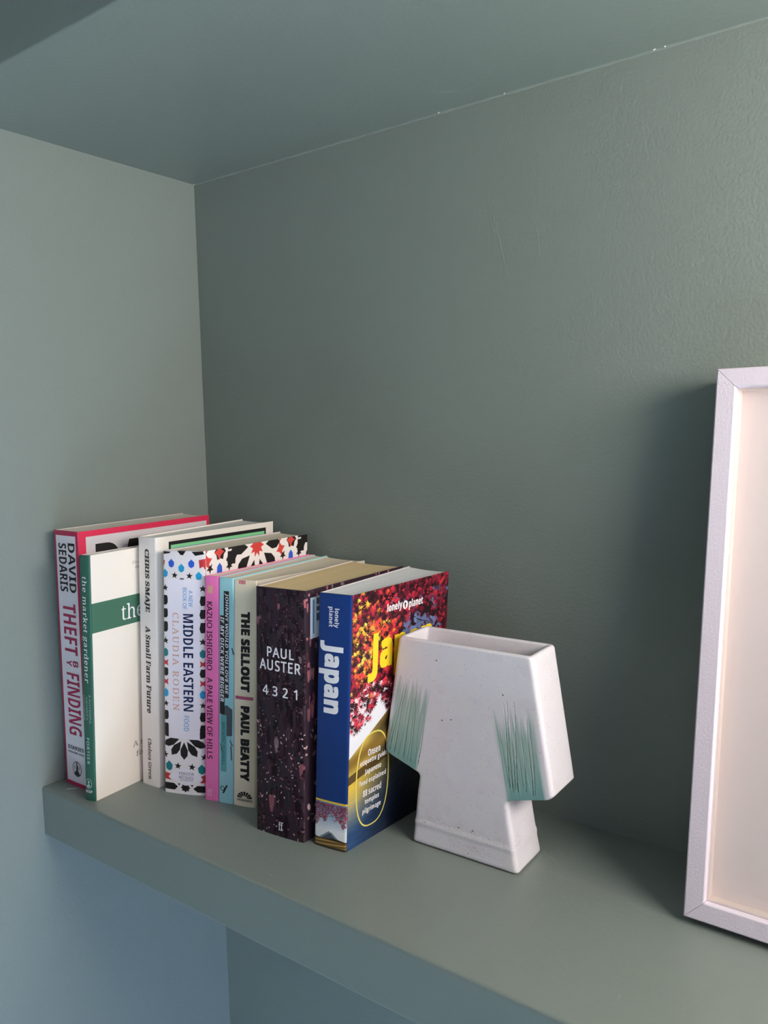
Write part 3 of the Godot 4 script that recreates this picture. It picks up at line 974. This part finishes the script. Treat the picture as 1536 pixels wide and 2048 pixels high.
func make_window(called: String, at: Vector3, w: float, h: float, turn: float, trim_m: Material, pane_m: Material) -> void:
	var r := base(called, at)
	r.rotation.y = turn
	structure(r)
	var e := 0.018
	var st := tool()
	for q in [[Vector3(-w / 2, 0, -0.018), Vector3(w / 2, e, 0.018)], [Vector3(-w / 2, h - e, -0.018), Vector3(w / 2, h, 0.018)], [Vector3(-w / 2, e, -0.018), Vector3(e - w / 2, h - e, 0.018)], [Vector3(w / 2 - e, e, -0.018), Vector3(w / 2, h - e, 0.018)]]:
		hexa(st, boxp(q[0], q[1]))
	add("window_frame", st.commit(), trim_m, r)
	add("pane", box_mesh(Vector3(e - w / 2, e, -0.003), Vector3(w / 2 - e, h - e, 0.003)), pane_m, r)

func build_books() -> void:
	var black := hexc("161314")
	var white := hexc("f2eef0")
	var serif := font("Droid Serif")
	var serif_b := font("Droid Serif", true)
	var sans := font("Droid Sans")
	var sans_b := font("Droid Sans", true)
	# --- raspberry bordered hardback by the wall
	var img := canvas(128, 1024, hexc("b5244e"))
	rect(img, 0.095, 0.018, 0.91, 0.985, hexc("e8e0e6"))
	var cov := canvas(512, 800, hexc("e02f55"))
	rect(cov, 0.044, 0.022, 0.975, 0.978, hexc("d8d2d4"))
	var b := make_book([V(0.0079, 0.1890), V(0.0434, 0.1884), V(0.0008, 0.0402), V(0.0409, 0.0395)], 0.0237, 0.2328, 0.0004, 0.0009, tex_mat(img, 0.4), tex_mat(cov, 0.4), hexc("fff3e4"), "white-spined book with a raspberry border, leftmost of the row against the wall")
	var f := b.spine_face
	lettering(b.spine, "author_lettering", "DAVID", sans_b, black, f, 0.60, 0.87, 0.045, 0.232)
	lettering(b.spine, "author_lettering", "SEDARIS", sans_b, black, f, 0.20, 0.53, 0.047, 0.232)
	var plum := hexc("a8244f")
	lettering(b.spine, "title_lettering", "THEFT", sans_b, plum, f, 0.27, 0.795, 0.276, 0.474)
	lettering(b.spine, "title_lettering", "B", sans_b, plum, f, 0.58, 0.79, 0.497, 0.521)
	lettering(b.spine, "title_lettering", "Y", sans_b, plum, f, 0.31, 0.53, 0.497, 0.521)
	lettering(b.spine, "title_lettering", "FINDING", sans_b, plum, f, 0.29, 0.81, 0.547, 0.793)
	lettering(b.spine, "subtitle_lettering", "DIARIES", sans_b, black, f, 0.2, 0.86, 0.838, 0.853, "right")
	lettering(b.spine, "subtitle_lettering", "VOLUME ONE", sans_b, black, f, 0.2, 0.86, 0.861, 0.869, "right")
	outline(b.spine, "publisher_mark", ring(0.54, 0.929, 0.185, 0.031), 0.02, 0.003, black, f)
	lettering(b.spine, "publisher_mark", "LB", serif, black, f, 0.42, 0.66, 0.916, 0.93, "right")
	shape(b.spine, "publisher_mark", PackedVector2Array([V(0.52, 0.902), V(0.56, 0.902), V(0.57, 0.932), V(0.66, 0.95), V(0.58, 0.956), V(0.46, 0.954), V(0.42, 0.948), V(0.51, 0.932)]), black, f)
	f = b.cover_face
	lettering(b.front, "author_lettering", "DAVID", sans_b, black, f, 0.115, 0.93, 0.053, 0.2, "right", 0.0, 0.012)
	# --- market book, pulled forward
	img = canvas(64, 512, hexc("2c5f4e"))
	cov = canvas(512, 768, hexc("eee5d8"))
	rect(cov, 0.0, 0.191, 1.0, 0.309, hexc("3d6b54"))
	b = make_book([V(0.0553, 0.1999), V(0.0663, 0.1975), V(0.0490, 0.0750), V(0.0585, 0.0745)], 0.0547, 0.2163, 0.0008, 0.0004, tex_mat(img, 0.5), tex_mat(cov, 0.6), hexc("fff9f2"), "thin dark green-spined book with cream cover, pulled forward near the shelf edge")
	f = b.spine_face
	lettering(b.spine, "title_lettering", "the market gardener", font("Droid Serif", false, 3), white, f, 0.213, 0.739, 0.083, 0.509, "down", 0.12)
	var pale := hexc("a9c4b6")
	lettering(b.spine, "subtitle_lettering", "A SUCCESSFUL", sans, pale, f, 0.66, 0.83, 0.557, 0.677)
	lettering(b.spine, "subtitle_lettering", "GROWER'S", sans, pale, f, 0.375, 0.53, 0.566, 0.661)
	lettering(b.spine, "subtitle_lettering", "HANDBOOK", sans, pale, f, 0.09, 0.26, 0.561, 0.665)
	lettering(b.spine, "author_lettering", "FORTIER", font("Droid Sans", false, 4), hexc("dfe8e2"), f, 0.335, 0.595, 0.736, 0.845)
	outline(b.spine, "publisher_mark", ring(0.42, 0.927, 0.33, 0.021), 0.05, 0.0028, pale, f)
	shape(b.spine, "publisher_mark", PackedVector2Array([V(0.4, 0.914), V(0.55, 0.919), V(0.45, 0.928), V(0.62, 0.94), V(0.3, 0.943), V(0.22, 0.936), V(0.42, 0.931), V(0.33, 0.922)]), pale, f)
	lettering(b.spine, "publisher_mark", "NSP", sans_b, white, f, 0.1, 0.78, 0.955, 0.966, "right")
	f = b.cover_face
	lettering(b.front, "title_lettering", "the market", serif, white, f, 0.255, 1.0 - 0.05, 0.222, 0.287, "right")
	lettering(b.front, "cover_lettering", "Few", serif, hexc("8d8780"), f, 0.36, 0.435, 0.052, 0.064, "right")
	lettering(b.front, "cover_lettering", "de", serif, hexc("8d8780"), f, 0.385, 0.43, 0.072, 0.084, "right")
	lettering(b.front, "cover_lettering", "A s", serif, hexc("77716a"), f, 0.332, 0.43, 0.816, 0.84, "right")
	lettering(b.front, "cover_lettering", "fo", serif, hexc("77716a"), f, 0.362, 0.42, 0.86, 0.885, "right")
	# --- tall cream book
	cov = canvas(512, 800, hexc("efe6dc"))
	rect(cov, 0.09, 0.022, 0.93, 0.97, black)
	rect(cov, 0.105, 0.036, 0.915, 0.96, hexc("86d39a"))
	rect(cov, 0.125, 0.05, 0.9, 0.95, hexc("6f97b8"))
	b = make_book([V(0.0683, 0.1502), V(0.0907, 0.1489), V(0.0530, 0.0120), V(0.0955, 0.0110)], 0.0534, 0.2268, 0.0006, 0.0005, mat(hexc("f3e9e3"), 0.5), tex_mat(cov, 0.5), hexc("fffaf6"), "tall cream book with plain black spine lettering, right of the green-spined book", 0.0012)
	f = b.spine_face
	lettering(b.spine, "author_lettering", "CHRIS SMAJE", serif_b, black, f, 0.34, 0.65, 0.046, 0.293, "down", 0.1, 0.008)
	lettering(b.spine, "title_lettering", "A Small Farm Future", serif_b, black, f, 0.38, 0.66, 0.349, 0.7, "down", 0.1, 0.006)
	lettering(b.spine, "publisher_mark", "Chelsea Green", serif_b, black, f, 0.40, 0.61, 0.805, 0.974, "down", 0.12)
	# --- tile patterned book
	b = make_book([V(0.1007, 0.1508), V(0.1372, 0.1364), V(0.1035, 0.0115), V(0.1405, 0.0125)], 0.0626, 0.2172, 0.0012, 0.0005, tex_mat(tile_spine(), 0.5), tex_mat(tile_cover(), 0.5), hexc("fff0dc"), "thick book with a black, blue and red geometric tile pattern around its spine panel", 0.0012)
	f = b.spine_face
	var navy := hexc("15204f")
	var sky_ink := hexc("4f9fd6")
	lettering(b.spine, "title_lettering", "A NEW", sans, sky_ink, f, 0.625, 0.72, 0.155, 0.221)
	lettering(b.spine, "title_lettering", "BOOK OF", sans, sky_ink, f, 0.487, 0.583, 0.145, 0.231)
	lettering(b.spine, "title_lettering", "MIDDLE EASTERN", sans_b, navy, f, 0.495, 0.73, 0.25, 0.648)
	lettering(b.spine, "title_lettering", "FOOD", sans, sky_ink, f, 0.5, 0.62, 0.668, 0.731)
	lettering(b.spine, "author_lettering", "CLAUDIA RODEN", font("Droid Serif", false, 6), hexc("dfa189"), f, 0.235, 0.385, 0.247, 0.648)
	lettering(b.spine, "publisher_mark", "PENGUIN", font("Droid Serif", false, 5), hexc("4a4450"), f, 0.37, 0.734, 0.9065, 0.9155, "right")
	lettering(b.spine, "publisher_mark", "MICHAEL", font("Droid Serif", false, 5), hexc("4a4450"), f, 0.37, 0.734, 0.9235, 0.9325, "right")
	lettering(b.spine, "publisher_mark", "JOSEPH", font("Droid Serif", false, 5), hexc("4a4450"), f, 0.40, 0.71, 0.936, 0.9445, "right")
	shape(b.spine, "publisher_mark", PackedVector2Array([V(0.4, 0.9185), V(0.71, 0.9185), V(0.71, 0.9192), V(0.4, 0.9192)]), hexc("8a8490"), f)
	# --- pink paperback
	b = make_book([V(0.1416, 0.1406), V(0.1542, 0.1368), V(0.1412, 0.0105), V(0.1450, 0.0098)], 0.063, 0.1975, 0.0004, 0.0004, mat(hexc("f378b8"), 0.45), mat(hexc("f58fbc"), 0.45), hexc("fff0e0"), "slim bright pink paperback, next to the tile-patterned book")
	f = b.spine_face
	shape(b.spine, "price_spot", PackedVector2Array([V(0.22, 0.041), V(0.61, 0.041), V(0.61, 0.074), V(0.22, 0.074)]), hexc("e0a58e"), f)
	lettering(b.spine, "author_lettering", "KAZUO ISHIGURO", sans, hexc("3a1a30"), f, 0.17, 0.57, 0.11, 0.411, "down", 0.0, 0.006)
	lettering(b.spine, "title_lettering", "A PALE VIEW OF HILLS", sans, hexc("3a1a30"), f, 0.18, 0.585, 0.443, 0.81, "down", 0.0, 0.006)
	lettering(b.spine, "publisher_mark", "ff", serif_b, hexc("f5b3d2"), f, 0.2, 0.6, 0.948, 0.98, "right")
	# --- light blue paperback
	b = make_book([V(0.1550, 0.1371), V(0.1690, 0.1342), V(0.1456, 0.0076), V(0.1600, 0.0060)], 0.063, 0.1970, 0.0003, 0.0004, mat(hexc("9fd2da"), 0.45), mat(hexc("9fd2da"), 0.45), hexc("fff0e0"), "slim light blue paperback with black title bars, right of the pink paperback")
	f = b.spine_face
	shape(b.spine, "printed_photo", PackedVector2Array([V(0.2, 0.565), V(0.6, 0.555), V(0.96, 0.572), V(0.96, 0.69), V(0.5, 0.695), V(0.2, 0.68)]), hexc("4f5a60"), func(a: float, q: float) -> Vector3: return b.spine_at(a, 1.0 - q, 0.00006))
	shape(b.spine, "title_bar", PackedVector2Array([V(0.36, 0.057), V(0.72, 0.057), V(0.72, 0.523), V(0.36, 0.523)]), black, func(a: float, q: float) -> Vector3: return b.spine_at(a, 1.0 - q, 0.0001))
	shape(b.spine, "title_bar", PackedVector2Array([V(0.09, 0.163), V(0.44, 0.163), V(0.44, 0.597), V(0.09, 0.597)]), black, func(a: float, q: float) -> Vector3: return b.spine_at(a, 1.0 - q, 0.00008))
	shape(b.spine, "author_bar", PackedVector2Array([V(0.16, 0.6), V(0.58, 0.6), V(0.58, 0.856), V(0.16, 0.856)]), hexc("62a9ad"), func(a: float, q: float) -> Vector3: return b.spine_at(a, 1.0 - q, 0.00012))
	lettering(b.spine, "title_lettering", "JOHNNY WOULD YOU LOVE ME", sans_b, white, f, 0.42, 0.68, 0.064, 0.506, "down", 0.15)
	lettering(b.spine, "title_lettering", "IF MY DICK WERE BIGGER", sans_b, white, f, 0.13, 0.39, 0.168, 0.542, "down", 0.15)
	lettering(b.spine, "author_lettering", "BRONTEZ PURNELL", sans, hexc("1d4a50"), f, 0.26, 0.46, 0.634, 0.827)
	outline(b.spine, "publisher_mark", ring(0.3, 0.934, 0.16, 0.011), 0.05, 0.003, hexc("1b2630"), f)
	shape(b.spine, "publisher_mark", PackedVector2Array([V(0.58, 0.915), V(0.68, 0.918), V(0.42, 0.955), V(0.28, 0.957)]), hexc("1b2630"), f)
	for q in [[0.12, 0.73, 0.24, 0.765], [0.8, 0.71, 0.95, 0.735], [0.86, 0.735, 0.9, 0.8], [0.9, 0.3, 0.98, 0.33]]:
		shape(b.spine, "drawn_line", PackedVector2Array([V(q[0], q[1]), V(q[0] + 0.06, q[1]), V(q[2] + 0.06, q[3]), V(q[2], q[3])]), hexc("2a3a44"), f)
	# --- beige paperback
	b = make_book([V(0.1695, 0.1335), V(0.1902, 0.1280), V(0.1606, 0.0050), V(0.2051, 0.0052)], 0.0615, 0.1959, 0.0008, 0.0004, mat(hexc("f6e4c9"), 0.5), mat(hexc("d2c8b8"), 0.5), hexc("ffeed6"), "beige paperback with heavy black capitals on its spine, left of the maroon book")
	f = b.spine_face
	outline(b.spine, "printed_mark", PackedVector2Array([V(0.25, 0.002), V(0.53, 0.002), V(0.53, 0.017), V(0.25, 0.017)]), 0.05, 0.003, hexc("d4607a"), f)
	shape(b.spine, "printed_mark", PackedVector2Array([V(0.27, 0.02), V(0.52, 0.02), V(0.52, 0.025), V(0.27, 0.018)]), hexc("d4607a"), f)
	shape(b.spine, "printed_mark", PackedVector2Array([V(0.34, 0.006), V(0.45, 0.006), V(0.45, 0.013), V(0.34, 0.013)]), hexc("d4607a"), f)
	lettering(b.spine, "title_lettering", "THE SELLOUT", sans_b, black, f, 0.34, 0.73, 0.135, 0.483, "down", 0.0, 0.022)
	shape(b.spine, "title_rule", PackedVector2Array([V(0.09, 0.504), V(0.885, 0.504), V(0.885, 0.518), V(0.09, 0.518)]), hexc("bd5577"), f)
	lettering(b.spine, "author_lettering", "PAUL BEATTY", sans_b, black, f, 0.34, 0.735, 0.546, 0.882, "down", 0.0, 0.022)
	for i in 7:
		var g0 := PI + PI * i / 7.0 + 0.05
		var g1 := PI + PI * (i + 1) / 7.0 - 0.05
		shape(b.spine, "publisher_mark", PackedVector2Array([V(0.525 + 0.12 * cos(g0), 0.962 + 0.011 * sin(g0)), V(0.525 + 0.34 * cos(g0), 0.962 + 0.03 * sin(g0)), V(0.525 + 0.34 * cos((g0 + g1) / 2), 0.962 + 0.031 * sin((g0 + g1) / 2)), V(0.525 + 0.34 * cos(g1), 0.962 + 0.03 * sin(g1)), V(0.525 + 0.12 * cos(g1), 0.962 + 0.011 * sin(g1))]), hexc("2a2522"), f)
	lettering(b.spine, "publisher_mark", "ONEWORLD", sans_b, black, f, 0.19, 0.865, 0.966, 0.976, "right")
	# --- very thick maroon paperback
	rng.seed = 4
	b = make_book([V(0.2167, 0.1525), V(0.2633, 0.1479), V(0.2068, 0.0219), V(0.2627, 0.0217)], 0.0459, 0.1979, 0.0010, 0.0006, tex_mat(crowd(420, 1700, 0.03), 0.4, 0.3), tex_mat(crowd(420, 600, 0.4), 0.35), hexc("ffdfae"), "very thick dark maroon paperback with a printed crowd and white numerals on its spine", 0.0008)
	f = b.spine_face
	var hand := font("Droid Sans", false, 3)
	lettering(b.spine, "author_lettering", "PAUL", hand, white, f, 0.25, 0.795, 0.231, 0.271, "right", 0.0, 0.008)
	lettering(b.spine, "author_lettering", "AUSTER", hand, white, f, 0.09, 0.925, 0.282, 0.325, "right", 0.0, 0.008)
	lettering(b.spine, "title_lettering", "4 3 2 1", hand, white, f, 0.153, 0.865, 0.386, 0.426, "right", 0.0, 0.006)
	lettering(b.spine, "publisher_mark", "ff", serif_b, white, f, 0.487, 0.583, 0.937, 0.973, "right")
	f = b.cover_face
	shape(b.front, "sticker", PackedVector2Array([V(0.046, 0.03), V(0.3, 0.03), V(0.3, 0.19), V(0.046, 0.19)]), hexc("e9edf2"), f)
	shape(b.front, "sticker_stripe", PackedVector2Array([V(0.068, 0.04), V(0.08, 0.04), V(0.08, 0.172), V(0.068, 0.172)]), hexc("4a86b8"), func(a: float, q: float) -> Vector3: return b.cover_face(a, q) + b.side() * 0.0002)
	for q in [[0.1, 0.036, 0.06], [0.1, 0.07, 0.086], [0.1, 0.096, 0.125]]:
		shape(b.front, "sticker_print", PackedVector2Array([V(q[0], q[1]), V(0.125, q[1]), V(0.125, q[2]), V(q[0], q[2])]), hexc("5f6872"), func(a: float, d: float) -> Vector3: return b.cover_face(a, d) + b.side() * 0.0002)
	# --- blue spined travel guide
	rng.seed = 9
	b = make_book([V(0.2705, 0.1442), V(0.2986, 0.1407), V(0.2640, 0.0186), V(0.3062, 0.0223)], 0.0619, 0.1977, 0.0007, 0.0006, tex_mat(maple_spine(), 0.4), tex_mat(maple_cover(), 0.4), hexc("fffcff"), "blue-spined travel guide with red maple leaves on its cover, rightmost of the row", 0.0006)
	f = b.spine_face
	lettering(b.spine, "publisher_mark", "lonely", sans_b, white, f, 0.475, 0.655, 0.053, 0.126)
	lettering(b.spine, "publisher_mark", "planet", sans_b, white, f, 0.3, 0.48, 0.048, 0.124)
	lettering(b.spine, "title_lettering", "Japan", sans_b, white, f, 0.05, 0.80, 0.179, 0.458, "down", 0.0, 0.014)
	f = b.cover_face
	lettering(b.front, "publisher_mark", "lonely", sans_b, white, f, 0.338, 0.49, 0.068, 0.110, "right", 0.0, 0.006)
	lettering(b.front, "publisher_mark", "planet", sans_b, white, f, 0.56, 0.71, 0.074, 0.117, "right", 0.0, 0.006)
	shape(b.front, "publisher_mark", ring(0.523, 0.091, 0.027, 0.0175), white, f)
	shape(b.front, "publisher_mark", PackedVector2Array([V(0.512, 0.083), V(0.522, 0.08), V(0.53, 0.086), V(0.524, 0.093), V(0.528, 0.1), V(0.521, 0.104), V(0.515, 0.094)]), hexc("4a1c2a"), func(a: float, q: float) -> Vector3: return b.cover_face(a, q) + b.side() * 0.0002)
	lettering(b.front, "title_lettering", "Japan", sans_b, hexc("f6d52a"), f, 0.165, 0.83, 0.170, 0.364, "right", 0.0, 0.014)
	var oval := PackedVector2Array()
	for q in ring(0.0, 0.0, 1.0, 1.0, 40):
		oval.append(V(0.241 + 0.164 * signf(q.x) * pow(absf(q.x), 0.75), 0.752 + 0.192 * signf(q.y) * pow(absf(q.y), 0.85)))
	outline(b.front, "badge_outline", oval, 0.011, 0.0055, hexc("e8d66a"), f)
	var lines := [["Onsen", 0.190, 0.31, 0.636], ["etiquette guide", 0.115, 0.38, 0.671], ["Japanese", 0.160, 0.325, 0.713], ["food explained", 0.112, 0.375, 0.752], ["88 sacred", 0.150, 0.33, 0.795], ["temples", 0.170, 0.31, 0.835], ["pilgrimage", 0.150, 0.33, 0.872]]
	for q in lines:
		lettering(b.front, "badge_lettering", q[0], sans_b, white, f, q[1], q[2], q[3] - 0.012, q[3] + 0.016, "right")

func build_vase() -> void:
	var a := Vector3(0.3316, 0.0, 0.0986)
	var root := base("vase", a)
	root.rotation.y = 0.024
	tag(root, "white speckled ceramic vase shaped like a tunic, green glaze brushed on both sleeves", "vase")
	var m := tex_mat(vase_tex(1536, 1024, false), 0.38, 0.5)
	var hm := vase_tex(1536, 1024, true)
	hm.convert(Image.FORMAT_RGBA8)
	hm.bump_map_to_normal_map(3.0)
	hm.generate_mipmaps()
	m.normal_enabled = true
	m.normal_texture = ImageTexture.create_from_image(hm)
	m.normal_scale = 1.0
	m.clearcoat_enabled = true
	m.clearcoat = 0.3
	m.clearcoat_roughness = 0.25
	add("body", vase_mesh(), m, root)
	var st := tool()
	var s0 := section(0.0012, 0.0856, -0.0378, -0.0018, 0.003)
	for i in s0.size():
		var p := s0[i]
		var q := s0[(i + 1) % s0.size()]
		quad(st, Vector3(q.x, 0, q.y), Vector3(p.x, 0, p.y), Vector3(p.x, 0.0014, p.y), Vector3(q.x, 0.0014, q.y))
	add("foot", st.commit(), mat(hexc("8a5a4a"), 0.8), root).set_meta("label", "bare reddish clay foot")

func build_frame() -> void:
	var th := 0.147
	var D := 0.035
	var W := 0.285
	var H := 0.3483
	var root := base("picture_frame", Vector3(0.5298 + W / 2, 0.0, 0.0856 - D * cos(th) + 0.0005))
	root.rotation.x = -th
	tag(root, "pale painted box picture frame with a blush mount, leaning on the back wall", "picture frame")
	# local: x across, y up the frame, z from the back (0) to the face (D)
	var face := paint(hexc("dfd3df"), 0.55, 0.4, 0.05, 0.3)
	face.uv1_world_triplanar = false
	var T := 0.0121
	var c := 0.0009
	var corner := [V(-W / 2, 0), V(W / 2, 0), V(W / 2, H), V(-W / 2, H)]
	var inner := [V(-W / 2 + T, T), V(W / 2 - T, T), V(W / 2 - T, H - T), V(-W / 2 + T, H - T)]
	for i in 4:
		var j := (i + 1) % 4
		var o0: Vector2 = corner[i]
		var o1: Vector2 = corner[j]
		var n0: Vector2 = inner[i]
		var n1: Vector2 = inner[j]
		var d := (o1 - o0).normalized()
		var inward := V(-d.y, d.x)
		var gap := d * 0.00012
		# profile round the rail: back outer, face outer (chamfered), face inner (chamfered), back inner
		var prof := [[0.0, 0.0], [0.0, D - c], [c * 0.35, D - c * 0.35], [c, D], [T - c, D], [T - c * 0.35, D - c * 0.35], [T, D - c], [T, D - 0.013], [T, 0.0]]
		var st := tool()
		var ring0: Array[Vector3] = []
		var ring1: Array[Vector3] = []
		for q in prof:
			var k: float = q[0] / T
			var p0 := o0.lerp(n0, k) + gap
			var p1 := o1.lerp(n1, k) - gap
			ring0.append(Vector3(p0.x, p0.y, q[1]))
			ring1.append(Vector3(p1.x, p1.y, q[1]))
		for k in prof.size():
			var k2 := (k + 1) % prof.size()
			quad(st, ring0[k], ring0[k2], ring1[k2], ring1[k])
		for k in range(1, prof.size() - 1):
			for tri in [[ring0[0], ring0[k + 1], ring0[k]], [ring1[0], ring1[k], ring1[k + 1]]]:
				for p in tri:
					st.set_normal(Vector3(-d.x, -d.y, 0) if tri[0] == ring0[0] else Vector3(d.x, d.y, 0))
					st.add_vertex(p)
		add("frame_rail", st.commit(), face, root)
	# slim spacer inside the rebate
	var st := tool()
	var e := 0.0012
	for q in [[V(-W / 2 + T, T), V(-W / 2 + T + e, H - T)], [V(W / 2 - T - e, T), V(W / 2 - T, H - T)], [V(-W / 2 + T + e, T), V(W / 2 - T - e, T + e)], [V(-W / 2 + T + e, H - T - e), V(W / 2 - T - e, H - T)]]:
		hexa(st, boxp(Vector3(q[0].x, q[0].y, D - 0.0125), Vector3(q[1].x, q[1].y, D - 0.0062)))
	add("spacer", st.commit(), mat(hexc("ecdcd2"), 0.7, 0.3), root)
	var mount := mat(hexc("ecdcd9"), 0.85, 0.2)
	add("mount_board", box_mesh(Vector3(-W / 2 + T, T, D - 0.0145), Vector3(W / 2 - T, H - T, D - 0.0125)), mount, root)
	add("backing_board", box_mesh(Vector3(-W / 2 + T, T, D - 0.018), Vector3(W / 2 - T, H - T, D - 0.0146)), mat(hexc("8a7458"), 0.9), root)
	var glass := mat(Color(1, 1, 1, 0.05), 0.02, 0.5)
	glass.transparency = BaseMaterial3D.TRANSPARENCY_ALPHA
	add("glass_pane", box_mesh(Vector3(-W / 2 + T, T, D - 0.0061), Vector3(W / 2 - T, H - T, D - 0.0051)), glass, root)
